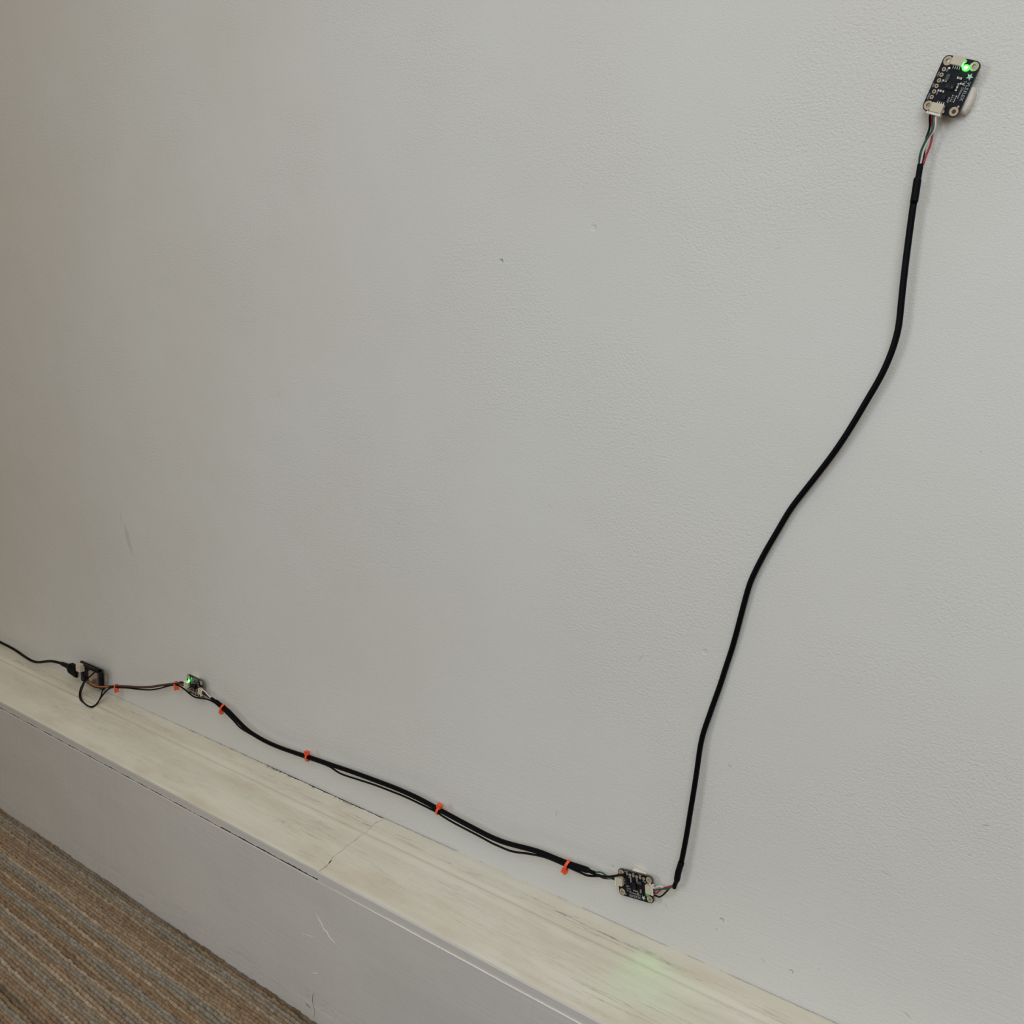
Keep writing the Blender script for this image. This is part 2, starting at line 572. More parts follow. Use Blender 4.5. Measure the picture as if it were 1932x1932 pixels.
def cap_length(name, xa, xb, side, front, lipz, rise, lab):
    """side: -1 the length that ends at the joint, +1 the one that starts there"""
    P = dense_profile(front, lipz, rise)
    xs_ = []
    x = xa
    while x < xb:
        xs_.append(x)
        x += 50 if (x < -700 or x >= 600) else 1.0
    xs_.append(xb)

    def gapj(d):     # half width of the open joint
        g = 0.05
        for c, wd, h in ((30, 3.0, 0.30), (46, 2.0, 0.28), (57, 2.5, 0.32), (67, 3.0, 0.9), (38, 2, 0.12)):
            g += h * math.exp(-((d - c) / wd) ** 2)
        if d < 22:
            g = 0.015
        return g

    def pf(x):
        g = gap_back(x)
        out = []
        near = max(0.0, 1 - abs(x) / 6.0)
        for d, z in P:
            if side < 0:
                X = x if x < -7 else x + (joint(d) - gapj(d)) * (x + 7) / 7.0
            else:
                X = x if x > 7 else x + (joint(d) + gapj(d)) * (7 - x) / 7.0
            dd = max(d, g) if d < 2 else d
            if g < 0 and d < 1.5:
                dd = g + d * 0.6
            zz = z + 0.10 * wob(x, 1.7 + d * 0.05, 0.5)
            if d < 2 and 0.2 < g:
                zz -= 0.25 * abs(wob(x, 6.0, 2.0))
            if d >= 69.0 and z < 118:
                zz = max(115.9, lipz - 0.25 + (0.42 * wob(x, 4.4, 1.6) if side < 0 else 0.25))
                if side < 0 and x < -120:
                    zz -= 0.35
                if side < 0 and near > 0:
                    zz += 0.25 * near
            out.append((X, dd, zz))
        # hidden underside and back
        d0 = out[0][1]
        Xl = out[-1][0]
        out.append((Xl, 60, 116.9))
        out.append((Xl, 58, 122))
        out.append((out[0][0], max(d0, -0.5) + 0.02, 120))
        return out
    o = sweep(name, xs_, pf, [M['cap'], M['fascia']], base, True)
    # keep the crisp lip edge
    me = o.data
    for p in me.polygons:
        if abs(p.normal.y) > 0.8:
            p.use_smooth = False
            if p.center.y < -0.05:
                p.material_index = 1
    if lab:
        o['label'] = lab
    return o


cap_length('cap_moulding', -2200, -0.01, -1, -0.15, 117.0, 0.0, None)
cap_length('cap_moulding', 0.01, 2200, 1, 0.45, 116.10, 0.25, None)
# caulk bead under the lip, right of the joint
pts = [Vector((x / 1000, -(70.35 + 0.05 * wob(x, 1.1)) / 1000, (115.75 + 0.10 * wob(x, 7.7, 0.7)) / 1000)) for x in range(14, 1200, 2)]
bm = bmesh.new()
add_tube(bm, pts, lambda s: 0.00052 * min(1, s * 14 + 0.15), 8)
o = from_bm('caulk_bead', bm, M['caulk'], base, True)
_bead = o
# dark strip standing in for the shade inside the crack between cap and wall
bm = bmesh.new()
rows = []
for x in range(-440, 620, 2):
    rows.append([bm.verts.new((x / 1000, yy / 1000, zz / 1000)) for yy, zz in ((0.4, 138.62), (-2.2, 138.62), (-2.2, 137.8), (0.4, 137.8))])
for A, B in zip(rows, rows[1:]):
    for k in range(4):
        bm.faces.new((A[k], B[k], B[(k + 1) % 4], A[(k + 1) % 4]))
o = from_bm('crack_shade', bm, M['crackfill'], base)
o['label'] = 'dark strip for the shade in the crack behind the cap'
o = _bead
o['label'] = 'thin bright caulk line under the lip'


def on_fascia(px, py, d=0.0710):
    return at(px, py, d)


def sliver(name, pts_px, r, m, lab=None):
    pts = [on_fascia(*p) for p in pts_px]
    bm = bmesh.new()
    add_tube(bm, catmull(pts, 0.001), lambda s: r * (0.35 + 0.65 * math.sin(PI * min(1, max(0, s * 0.94 + 0.03)))), 6)
    o = from_bm(name, bm, m, base, True)
    if lab:
        o['label'] = lab
    return o


sliver('paint_ridge', [(599, 1710), (599, 1722)], 0.00022, M['caulk'], 'pale raised scratch')
sliver('paint_ridge', [(596.5, 1722), (600, 1732), (606, 1742), (611, 1754), (617, 1759), (620, 1766), (626, 1773), (633, 1780)], 0.00030, M['caulk'], 'pale raised scratch')
sliver('paint_ridge', [(568, 1761), (580, 1765), (598, 1770)], 0.00015, M['caulk'])
sliver('paint_chip', [(591, 1838), (593, 1836.5)], 0.0005, M['caulk'])
sliver('paint_chip', [(595.5, 1838), (597, 1835.5)], 0.0005, M['caulk'])
sliver('loose_hair', [(593, 1874), (590, 1878), (589.5, 1888), (592, 1899), (594, 1910), (592, 1922)], 0.00016, M['crackfill'], 'dark hair')
sliver('paint_crack', [(575, 1886), (582, 1892), (589, 1897), (598, 1903), (612, 1913), (640, 1930)], 0.00022, M['fascia'])
sliver('paint_crack', [(577, 1893), (582, 1898), (586, 1902)], 0.00028, M['crackfill'])

# ------------------------------------------------------------------ carpet (loop pile, one yarn rib after another)
def build_carpet():
    pitch = 3.25
    x0, x1, dx = -720.0, 40.0, 0.42
    nr = 66
    X = np.arange(x0, x1, dx)
    nx = len(X)
    V = np.linspace(-1, 1, 8)
    nv = len(V)
    rng = np.random.default_rng(5)
    brown = np.array((0.40, 0.255, 0.145))
    grey = np.array((0.40, 0.36, 0.305))
    beige = np.array((0.62, 0.49, 0.355))
    olive = np.array((0.36, 0.29, 0.19))
    dark = np.array((0.19, 0.125, 0.07))  # first rows at the wall: shade by the baseboard put into the yarn
    seq = [dark, dark * 0.6 + olive * 0.5, grey, grey, olive, beige * .6 + grey * .4, brown, brown, brown, beige * .5 + brown * .5, brown, brown,
           beige, grey, grey, olive, brown, beige, brown, brown, grey, grey, olive, brown, brown, beige, grey, grey,
           brown, brown, beige, olive, grey, grey, brown, brown, beige, grey, brown, brown, olive]
    vs = []
    fs = []
    cs = []
    basei = 0
    for r in range(nr):
        ph = rng.uniform(0, 6.28)
        loop = 5.1
        jit = np.cumsum(rng.normal(0, 0.035, nx))
        u = X / loop + ph + jit
        fr = u - np.floor(u)
        lid = np.floor(u).astype(int)
        lid -= lid.min()
        hl = rng.uniform(0.75, 1.15, lid.max() + 1)[lid]
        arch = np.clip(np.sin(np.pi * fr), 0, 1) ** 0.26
        cen = 71.6 + r * pitch + 1.4 + 0.55 * np.sin(X * 0.05 + r * 0.7) + 0.35 * np.sin(X * 0.021 + r) + rng.normal(0, 0.25, lid.max() + 1)[lid] * arch
        tw = np.sin((X / 2.15) * 2 * np.pi + ph)
        Xg, Vg = np.meshgrid(X, V, indexing='ij')
        A = arch[:, None]
        twg = np.sin((Xg / 2.0 + Vg * 0.42) * 2 * np.pi + ph + 0.8 * np.sin(Xg * 0.37 + r))
        rad = pitch * 0.57 * (0.84 + 0.16 * A) + 0.20 * twg
        ang = Vg * np.pi / 2 * 0.98
        Y = cen[:, None] + rad * np.sin(ang) * 0.98
        Z = -4.6 + (3.6 * hl[:, None] * (0.76 + 0.24 * A) + 0.40 * twg) * np.cos(ang) ** 0.75 + 0.6
        Xs = Xg + Vg * 0.8
        Y = np.maximum(Y, 71.3)
        P = np.stack((Xs, -Y, Z), -1).reshape(-1, 3) / 1000
        vs.append(P)
        i = np.arange(nx - 1)[:, None] * nv + np.arange(nv - 1)[None, :] + basei
        i = i.ravel()
        fs.append(np.stack((i, i + nv, i + nv + 1, i + 1), 1))
        c0 = seq[r % len(seq)] if r < len(seq) else seq[(r * 7) % len(seq)]
        c1 = seq[(r * 5 + 3) % len(seq)]
        k = np.clip(0.5 + 0.5 * np.sin(X * 0.013 + r * 2.3) + 0.4 * np.sin(X * 0.05 + r), 0, 1)[:, None] * 0.45
        per = rng.normal(1.0, 0.10, lid.max() + 1)[lid][:, None]
        c = ((c0 * (1 - k) + c1 * k) * 0.78 + np.array((0.345, 0.285, 0.215)) * 0.22) * per
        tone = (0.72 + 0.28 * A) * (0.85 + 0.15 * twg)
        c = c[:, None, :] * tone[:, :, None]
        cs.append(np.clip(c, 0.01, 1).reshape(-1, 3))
        basei += nx * nv
    V_ = np.concatenate(vs)
    F = np.concatenate(fs)
    Cc = np.concatenate(cs)
    me = bpy.data.meshes.new('carpet')
    me.vertices.add(len(V_))
    me.vertices.foreach_set('co', V_.ravel())
    me.loops.add(len(F) * 4)
    me.loops.foreach_set('vertex_index', F.ravel())
    me.polygons.add(len(F))
    me.polygons.foreach_set('loop_start', np.arange(0, len(F) * 4, 4))
    me.update(calc_edges=True)
    me.polygons.foreach_set('use_smooth', np.ones(len(F), bool))
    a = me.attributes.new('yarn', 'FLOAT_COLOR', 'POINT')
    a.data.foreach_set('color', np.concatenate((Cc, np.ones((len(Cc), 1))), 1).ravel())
    me.update()
    o = link('carpet', me, M['carpet'])
    return tag(o, 'striped brown, grey and beige loop pile carpet along the baseboard', 'carpet', kind='stuff')


build_carpet()
# outlying part of the same carpet, further from the wall than the picture shows
bm = bmesh.new()
add_box(bm, (0, -0.29 - 1.4, -0.0035), (4.4, 2.8, 0.003))
mm = mat('striped_carpet_far', (0.2, 0.15, 0.1), 0.95, spec=0.1)
n_ = NT(mm)
st_ = n_.noise(n_.mapping((2, 300, 300)), 1, 2)
n_.t.links.new(n_.mix(n_.ramp(st_, 0.4, 0.6), (0.22, 0.14, 0.085), (0.28, 0.25, 0.21)), n_.b.inputs['Base Color'])
from_bm('carpet_field', bm, mm, floor_o)

# ------------------------------------------------------------------ sensor boards
mmv = 0.001


def board_plate(name, L, W, cr, holes, t, parent, mats):
    cu = bpy.data.curves.new(name, 'CURVE')
    cu.dimensions = '2D'
    cu.fill_mode = 'BOTH'
    cu.extrude = t / 2

    def poly(pts):
        s = cu.splines.new('POLY')
        s.points.add(len(pts) - 1)
        for q, p in zip(s.points, pts):
            q.co = (p[0], p[1], 0, 1)
        s.use_cyclic_u = True
    out = []
    for (sx, sy, a0) in ((1, 1, 0), (-1, 1, 90), (-1, -1, 180), (1, -1, 270)):
        for k in range(7):
            a = math.radians(a0 + k * 15)
            out.append(((L / 2 - cr) * sx + cr * math.cos(a), (W / 2 - cr) * sy + cr * math.sin(a)))
    poly(out)
    for (x, y, r) in holes:
        poly([(x + r * math.cos(-2 * PI * k / 20), y + r * math.sin(-2 * PI * k / 20)) for k in range(20)])
    tmp = bpy.data.objects.new('tmp', cu)
    COL.objects.link(tmp)
    dg = bpy.context.evaluated_depsgraph_get()
    me = bpy.data.meshes.new_from_object(tmp.evaluated_get(dg))
    bpy.data.objects.remove(tmp)
    me.materials.clear()
    me.transform(Matrix.Translation((0, 0, -t / 2)))
    o = link(name, me, mats, parent)
    for p in me.polygons:
        p.material_index = 1 if abs(p.normal.z) < 0.5 else 0
    return o


def text_part(name, s, size, x, y, z, parent, m, ang=0.0, align='LEFT'):
    cu = bpy.data.curves.new(name, 'FONT')
    cu.body = s
    cu.size = size
    cu.extrude = 0.00003
    cu.offset = 0.00002
    cu.resolution_u = 2
    cu.align_x = align
    cu.align_y = 'CENTER'
    tmp = bpy.data.objects.new('tmp', cu)
    COL.objects.link(tmp)
    dg = bpy.context.evaluated_depsgraph_get()
    me = bpy.data.meshes.new_from_object(tmp.evaluated_get(dg))
    bpy.data.objects.remove(tmp)
    me.materials.clear()
    me.transform(Matrix.Translation((x, y, z)) @ Matrix.Rotation(ang, 4, 'Z'))
    return link(name, me, m, parent)


def part_box(name, c, s, m, parent, bev=0.0, rot=0.0):
    bm = bmesh.new()
    add_box(bm, (0, 0, 0), [v * mmv for v in s], bev * mmv)
    me_m = Matrix.Translation([v * mmv for v in c]) @ Matrix.Rotation(math.radians(rot), 4, 'Z')
    bmesh.ops.transform(bm, matrix=me_m, verts=bm.verts)
    return from_bm(name, bm, m, parent)


def make_sensor_board():
    root = empty('sensor_board', (0, 0, 0))
    HX, HY = 10.16, 6.35
    pads = [(-6.35 + 2.54 * k, -6.45) for k in range(6)]
    holes = [(sx * HX * mmv, sy * HY * mmv, 1.25 * mmv) for sx in (-1, 1) for sy in (-1, 1)]
    holes += [(x * mmv, y * mmv, 0.5 * mmv) for x, y in pads]
    board_plate('circuit_board', 25.4 * mmv, 17.8 * mmv, 2.5 * mmv, holes, 1.6 * mmv, root, [M['pcb'], M['pcb_edge']])
    for sx in (-1, 1):
        for sy in (-1, 1):
            bm = bmesh.new()
            add_ring(bm, (sx * HX * mmv, sy * HY * mmv), 2.1 * mmv, 1.0 * mmv, -1.61 * mmv, 0.05 * mmv, 28, 0.02 * mmv)
            from_bm('mounting_ring', bm, M['gold'], root)
    for x, y in pads:
        bm = bmesh.new()
        add_ring(bm, (x * mmv, y * mmv), 0.95 * mmv, 0.48 * mmv, -1.61 * mmv, 0.06 * mmv, 18, 0.02 * mmv)
        from_bm('header_pad', bm, M['gold'], root)
    # the two cable sockets
    for sx in (-1, 1):
        bm = bmesh.new()
        cx = sx * 10.75
        # open-fronted shell: floor, roof, two cheeks, back
        add_box(bm, (cx * mmv, -1.2 * mmv, 2.4 * mmv), (4.0 * mmv, 5.7 * mmv, 0.6 * mmv), 0.12 * mmv)
        add_box(bm, (cx * mmv, -1.2 * mmv, 0.35 * mmv), (3.9 * mmv, 5.7 * mmv, 0.6 * mmv), 0.1 * mmv)
        for s2 in (-1, 1):
            add_box(bm, (cx * mmv, (-1.2 + s2 * 2.55) * mmv, 1.4 * mmv), (3.95 * mmv, 0.6 * mmv, 2.5 * mmv), 0.12 * mmv)
        add_box(bm, ((cx - sx * 1.7) * mmv, -1.2 * mmv, 1.4 * mmv), (0.8 * mmv, 5.5 * mmv, 2.5 * mmv), 0.1 * mmv)
        s = from_bm('cable_socket', bm, M['conn'], root)
        bm = bmesh.new()
        for s2 in (-1, 1):
            add_box(bm, ((cx + sx * 0.6) * mmv, (-1.2 + s2 * 3.1) * mmv, 0.3 * mmv), (1.3 * mmv, 0.8 * mmv, 0.5 * mmv), 0.08 * mmv)
        from_bm('solder_tab', bm, M['solder'], s)
        for k in range(4):
            bm = bmesh.new()
            y = -2.7 + k
            add_box(bm, ((cx - sx * 2.75) * mmv, y * mmv, 0.10 * mmv), (1.1 * mmv, 0.28 * mmv, 0.16 * mmv))
            add_box(bm, ((cx - sx * 2.25) * mmv, y * mmv, 0.5 * mmv), (0.2 * mmv, 0.28 * mmv, 0.9 * mmv))
            from_bm('pin', bm, M['solder'], s)
    c = part_box('sensor_chip', (0.45, -0.2, 0.5), (2.4, 4.4, 1.0), M['chip'], root, 0.12)
    part_box('sensor_window', (0.45, 1.0, 1.0), (0.8, 0.8, 0.06), M['chip_grey'], c)
    part_box('sensor_window', (0.45, -1.4, 1.0), (0.5, 0.5, 0.06), M['chip_grey'], c)
    part_box('regulator_chip', (-3.2, -3.0, 0.45), (3.0, 1.7, 0.9), M['chip_grey'], root, 0.1)
    part_box('small_chip', (5.4, -0.8, 0.35), (2.0, 2.0, 0.7), M['chip'], root, 0.08)
    for (x, y, lx, ly) in ((-4.0, 2.4, 1.0, 2.0), (0.6, 3.2, 1.6, 0.8), (-0.9, 3.2, 1.6, 0.8), (3.0, -2.7, 0.8, 1.5), (3.0, -4.0, .8, 1.2),
                           (-1.6, -3.6, 0.8, 1.6), (-1.9, 4.6, 0.8, 1.3)):
        bm = bmesh.new()
        add_box(bm, (x * mmv, y * mmv, 0.3 * mmv), (lx * mmv, ly * mmv, 0.6 * mmv), 0.05 * mmv)
        p = from_bm('capacitor', bm, M['tan_part'], root)
        bm = bmesh.new()
        for s2 in (-1, 1):
            if lx > ly:
                add_box(bm, ((x + s2 * lx * 0.46) * mmv, y * mmv, 0.29 * mmv), (0.35 * mmv, (ly + .06) * mmv, 0.66 * mmv))
            else:
                add_box(bm, (x * mmv, (y + s2 * ly * 0.46) * mmv, 0.29 * mmv), ((lx + .06) * mmv, 0.35 * mmv, 0.66 * mmv))
        from_bm('solder_end', bm, M['solder'], p)
    for k in range(4):
        bm = bmesh.new()
        x = 3.7 + k * 0.85
        add_box(bm, (x * mmv, 3.7 * mmv, 0.2 * mmv), (0.45 * mmv, 1.6 * mmv, 0.4 * mmv), 0.04 * mmv)
        p = from_bm('resistor', bm, M['chip_grey'], root)
        bm = bmesh.new()
        for s2 in (-1, 1):
            add_box(bm, (x * mmv, (3.7 + s2 * 0.85) * mmv, 0.19 * mmv), (0.48 * mmv, 0.3 * mmv, 0.42 * mmv))
        from_bm('solder_end', bm, M['solder'], p)
    for (x, y) in ((-7.3, -4.3), (7.7, 7.4)):
        bm = bmesh.new()
        add_disc(bm, (x * mmv, y * mmv), 0.5 * mmv, 0, 0.05 * mmv)
        from_bm('alignment_dot', bm, M['gold'] if y > 0 else M['solder'], root)
    # status light
    bm = bmesh.new()
    bmesh.ops.create_uvsphere(bm, u_segments=14, v_segments=9, radius=0.5)
    bmesh.ops.transform(bm, matrix=Matrix.Translation((-8.75 * mmv, 3.15 * mmv, 0.55 * mmv)) @ Matrix.Diagonal((1.7 * mmv, 1.7 * mmv, 1.3 * mmv, 1)), verts=bm.verts)
    led = from_bm('status_light', bm, M['led'], root, True)
    bm = bmesh.new()
    bmesh.ops.create_uvsphere(bm, u_segments=16, v_segments=8, radius=0.5)
    bmesh.ops.transform(bm, matrix=Matrix.Translation((-8.8 * mmv, 3.15 * mmv, 0.25 * mmv)) @ Matrix.Diagonal((3.2 * mmv, 3.9 * mmv, 1.0 * mmv, 1)), verts=bm.verts)
    from_bm('light_halo', bm, M['led_halo'], led)  # flattened glowing shape added for the green halo around the light
    # white printing
    bm = bmesh.new()
    cen = bm.verts.new((-5.6 * mmv, 6.45 * mmv, 0.05 * mmv))
    ring = []
    for k in range(10):
        a = PI / 2 + k * PI / 5
        r = (1.75 if k % 2 == 0 else 0.75) * mmv
        ring.append(bm.verts.new((-5.6 * mmv + r * math.cos(a), 6.45 * mmv + r * math.sin(a), 0.05 * mmv)))
    top = [bm.faces.new((cen, ring[k], ring[(k + 1) % 10])) for k in range(10)]
    r_ = bmesh.ops.extrude_face_region(bm, geom=top)
    bmesh.ops.translate(bm, verts=[v for v in r_['geom'] if isinstance(v, bmesh.types.BMVert)], vec=(0, 0, -0.05 * mmv))
    from_bm('printed_star', bm, M['silk_star'], root)
    z = 0.03 * mmv
    text_part('printed_text', 'VL53L0X', 2.25 * mmv, -3.4 * mmv, 7.3 * mmv, z, root, M['silk'])
    text_part('printed_text', 'ToF', 1.45 * mmv, -3.6 * mmv, 5.5 * mmv, z, root, M['silk'])
    text_part('printed_text', 'Distance', 1.45 * mmv, -0.6 * mmv, 5.5 * mmv, z, root, M['silk'])
    text_part('printed_text', '0x29', 1.2 * mmv, 4.7 * mmv, 1.6 * mmv, z, root, M['silk'])
    for k, t in enumerate(('VIN', 'GND', 'SCL', 'SDA', 'GPIO', 'XSHUT')):
        text_part('printed_text', t, 0.95 * mmv, pads[k][0] * mmv, (-8.05 if k % 2 else -4.85) * mmv, z, root, M['silk'], 0.0, 'CENTER')
    return root, led


def copy_tree(o, parent=None):
    c = o.copy()
    COL.objects.link(c)
    if parent:
        c.parent = parent
    for ch in [x for x in bpy.data.objects if x.parent == o]:
        copy_tree(ch, c)
    return c


def board_matrix(x, z, off, deg):
    a = math.radians(deg)
    c, s = math.cos(a), math.sin(a)
    return Matrix(((c, -s, 0, x), (0, 0, -1, -off), (s, c, 0, z), (0, 0, 0, 1)))


BM = [board_matrix(-0.24952, 0.18920, 0.006, -2.7), board_matrix(0.23233, 0.17469, 0.006, 187.3), board_matrix(0.37379, 0.64118, 0.006, -109.9)]
BL = ['small black sensor board with glowing green light, left of the long cable run',
      'small black sensor board mounted upside down just above the cream cap',
      'small black sensor board high on the wall at the upper right, green light glaring']
first, _ = make_sensor_board()
boards = []
for i in range(3):
    b = first if i == 0 else copy_tree(first)
    b.matrix_world = BM[i]
    tag(b, BL[i], 'circuit board', 'sensor boards stuck on the wall')
    boards.append(b)
# the middle board's light points away and reads dim
for o in bpy.data.objects:
    if o.name.startswith(('status_light', 'light_halo')) and (o.parent == boards[1] or (o.parent and o.parent.parent == boards[1])):
        o.data = o.data.copy()
        o.data.materials.clear()
        o.data.materials.append(M['led_dim'])
bpy.context.view_layer.update()


def led_lamp(i, loc, power, spot=None, target=None):
    l = bpy.data.lights.new('status_light_glow', 'SPOT' if spot else 'POINT')
    l.energy = power
    l.color = (0.10, 1.0, 0.18)
    l.shadow_soft_size = 0.003 if spot else 0.0008
    o = bpy.data.objects.new('status_light_glow', l)
    COL.objects.link(o)
    p = BM[i] @ Vector(loc)
    o.location = p
    if spot:
        l.spot_size = math.radians(spot)
        l.spot_blend = 0.9
        o.rotation_euler = (Vector(target) - p).to_track_quat('-Z', 'Y').to_euler()


for i, pw in ((0, 0.0007), (2, 0.0007)):
    led_lamp(i, (-8.75 * mmv, 3.15 * mmv, 1.6 * mmv), pw)
led_lamp(1, (-8.9 * mmv, 3.4 * mmv, 1.5 * mmv), 0.00012)
led_lamp(1, (-8.9 * mmv, 4.4 * mmv, 1.8 * mmv), 0.012, 84, (0.262, -0.040, 0.134))


def bp(i, x, y, z):
    return BM[i] @ Vector((x * mmv, y * mmv, z * mmv))


# ------------------------------------------------------------------ putty pads behind the boards
def putty(outline_px, hidden, label, seed):
    """outline on the wall; extruded to a soft irregular pad"""
    rnd = random.Random(seed)
    P = [at(px, py, 0.002) for px, py in outline_px] + [Vector(h) for h in hidden]
    c = sum(P, Vector()) / len(P)
    loop = []
    n = len(P)
    for i in range(n):
        for k in range(5):
            t = k / 5
            p0, p1, p2, p3 = P[(i - 1) % n], P[i], P[(i + 1) % n], P[(i + 2) % n]
            loop.append(0.5 * ((2 * p1) + (p2 - p0) * t + (2 * p0 - 5 * p1 + 4 * p2 - p3) * t * t + (3 * p1 - p0 - 3 * p2 + p3) * t ** 3))
    bm = bmesh.new()
    rows = []
    for (s, off) in ((1.0, 0.0), (1.03, 0.0012), (1.0, 0.0028), (0.93, 0.0040), (0.80, 0.00445)):
        rows.append([bm.verts.new((c.x + (p.x - c.x) * s * (1 + rnd.uniform(-.012, .012)), -off, c.z + (p.z - c.z) * s * (1 + rnd.uniform(-.012, .012)))) for p in loop])
    for A, B in zip(rows, rows[1:]):
        for k in range(len(A)):
            bm.faces.new((A[k], A[(k + 1) % len(A)], B[(k + 1) % len(A)], B[k]))
    bm.faces.new(rows[0])
    bm.faces.new(rows[-1])
    o = from_bm('adhesive_putty', bm, M['putty'], None, True)
    return tag(o, label, 'putty', 'adhesive putty pads behind the boards')


putty([(1829, 163), (1840, 166), (1840, 180), (1834, 198), (1826, 210), (1814, 214)], [bp(2, 4, -4, -5), bp(2, -4, -4, -5)],
      'off-white putty pad showing beside the right edge of the upper board', 1)
putty([(1194, 1641), (1202, 1640), (1212, 1645), (1219, 1651)], [bp(1, -5, 5, -5), bp(1, 4, 4, -5)], 'off-white putty lump showing above the upside down board', 2)
putty([(362, 1273), (368, 1274), (374, 1278)], [bp(0, 5, -5, -5), bp(0, -5, -5, -5)], 'off-white putty pad behind the glowing left sensor board', 3)


# ------------------------------------------------------------------ cables
def plug_on(i, side, parent):
    """white plug pushed into the socket of board i; side +1/-1 along the board"""
    bm = bmesh.new()
    add_box(bm, (side * 12.6 * mmv, -1.5 * mmv, 1.45 * mmv), (2.0 * mmv, 4.8 * mmv, 1.5 * mmv), 0.1 * mmv)
    add_box(bm, (side * 13.6 * mmv, -1.5 * mmv, 1.45 * mmv), (0.9 * mmv, 6.4 * mmv, 2.2 * mmv), 0.18 * mmv)
    for s2 in (-1, 1):
        add_box(bm, (side * 13.5 * mmv, (-1.5 + s2 * 2.9) * mmv, 1.6 * mmv), (1.3 * mmv, 0.9 * mmv, 2.6 * mmv), 0.15 * mmv)
    bmesh.ops.transform(bm, matrix=BM[i], verts=bm.verts)
    return from_bm('plug', bm, M['plug'], parent)


def z6(x, y, ox=1640, oy=220, s=9.66):
    return (ox + x / s, oy + y / s)


# --- long cable climbing the wall
cab = empty('sensor_cable', (0.30, -0.005, 0.25))
tag(cab, 'long black cable snaking up the wall from the upside down board to the highest board', 'cable', 'black sensor cables')


def pr(parent):
    """parent world-built meshes to an empty without moving them"""
    return parent


def settle(root):
    bpy.context.view_layer.update()
    inv = root.matrix_world.inverted()
    for ch in [x for x in bpy.data.objects if x.parent == root]:
        ch.matrix_parent_inverse = inv


OFF = 0.0058
PX = [(1724, 381), (1719, 416), (1712.8, 463), (1707.8, 502.9), (1702.9, 546.3), (1698.5, 590), (1695.5, 620), (1688, 648), (1675.6, 681.4), (1658, 718),
      (1638.7, 750), (1609.4, 800), (1577, 849.7), (1545.6, 891.1), (1520.8, 922.6), (1496, 954), (1486, 969), (1466, 1003.7), (1446.3, 1036.9),
      (1428, 1071.6), (1415.5, 1098), (1406, 1131), (1396.6, 1166.8), (1388.9, 1196.3), (1379.6, 1228.9), (1370, 1256.8), (1359.4, 1291), (1347, 1325),
      (1334.5, 1360.9), (1327, 1382), (1320.8, 1409.8), (1316, 1446), (1309.5, 1489), (1302.9, 1529), (1296.3, 1570.5), (1288, 1615), (1285, 1628.5)]
path = []
for i, (x, y) in enumerate(PX):
    o = OFF - 0.0026 * math.exp(-((y - 1050) / 260.0) ** 2) - 0.0022 * math.exp(-((y - 1290) / 120.0) ** 2)
    path.append(at(x, y, max(o, 0.0022)))
tube('jacket', path, 0.00164, M['jacket'], cab, 14, 0.0025, 4)
# upper sleeve
S = [z6(932, 868), z6(915, 990), z6(895, 1105), z6(880, 1150), z6(850, 1350), z6(816, 1560)]
tube('heat_shrink_sleeve', [at(*p, 0.0062) for p in S], lambda s: 0.00143 if s < 0.33 else (0.00143 + (0.00189 - 0.00143) * min(1, (s - 0.33) / 0.06)), M['sleeve'], cab, 16, 0.0008, 0)
tube('heat_shrink_sleeve', [at(*p, 0.0062) for p in ((1285.5, 1627), (1280, 1645), (1277, 1660), (1274, 1668), (1271.5, 1675))],
     lambda s: 0.00196 if s < 0.66 else (0.00196 - 0.0006 * min(1, (s - 0.66) / 0.1)), M['sleeve'], cab, 16, 0.0008, 0)
WR = 0.00052
# wires at the upper board
U = dict(
    black=[(1103, 200), (1045, 370), (1012, 520), (1005, 640), (985, 760), (960, 870)],
    red=[(1150, 140), (1155, 300), (1138, 400), (1110, 530), (1040, 700), (985, 870)],
    green=[(1160, 220), (1050, 400), (965, 570), (925, 700), (908, 870)],
    white=[(1195, 210), (1090, 390), (1012, 550), (965, 700), (935, 870)])
for k, (nm, y0) in enumerate((('black', -3), ('red', -2), ('green', -1), ('white', 0))):
    oo = {'black': 0.0048, 'red': 0.0052, 'green': 0.0077, 'white': 0.0068}[nm]
    pts = [bp(2, 13.6, y0, 1.45), bp(2, 14.8, y0, 1.45)] + [at(*z6(*p), oo) for p in U[nm][:-1]] + [at(*z6(*U[nm][-1]), 0.0062)]
    o = tube('wire', pts, WR, M['wire_' + nm], cab, 8, 0.0008, 2)
    o['label'] = nm + ' wire'
plug_on(2, 1, cab)
plug_on(1, -1, cab)
D = dict(
    white=[(1236, 1675.5), (1241, 1672.8), (1247, 1672.0), (1253, 1675.5), (1262, 1675), (1270, 1671)],
    green=[(1234.5, 1680.5), (1240, 1678.2), (1248.4, 1677.6), (1258.7, 1677), (1266, 1674.2), (1271, 1671)],
    red=[(1235, 1685.8), (1240, 1684.2), (1245, 1680), (1253.5, 1675.0), (1260, 1673.5), (1271, 1670)],
    black=[(1233.5, 1688.3), (1238, 1690), (1243.2, 1692.7), (1250.4, 1689), (1257.2, 1682.3), (1263, 1676), (1271, 1669)])
for nm, y0 in (('white', -3), ('green', -2), ('red', -1), ('black', 0)):
    oo = {'white': 0.0060, 'green': 0.0085, 'red': 0.0070, 'black': 0.0066}[nm]
    pts = [bp(1, -13.6, y0, 1.45), bp(1, -14.6, y0, 1.45)] + [at(*p, oo) for p in D[nm][:-1]] + [at(*D[nm][-1], 0.0062)]
    o = tube('wire', pts, WR, M['wire_' + nm], cab, 8, 0.0006, 1)
    o['label'] = nm + ' wire'
settle(cab)

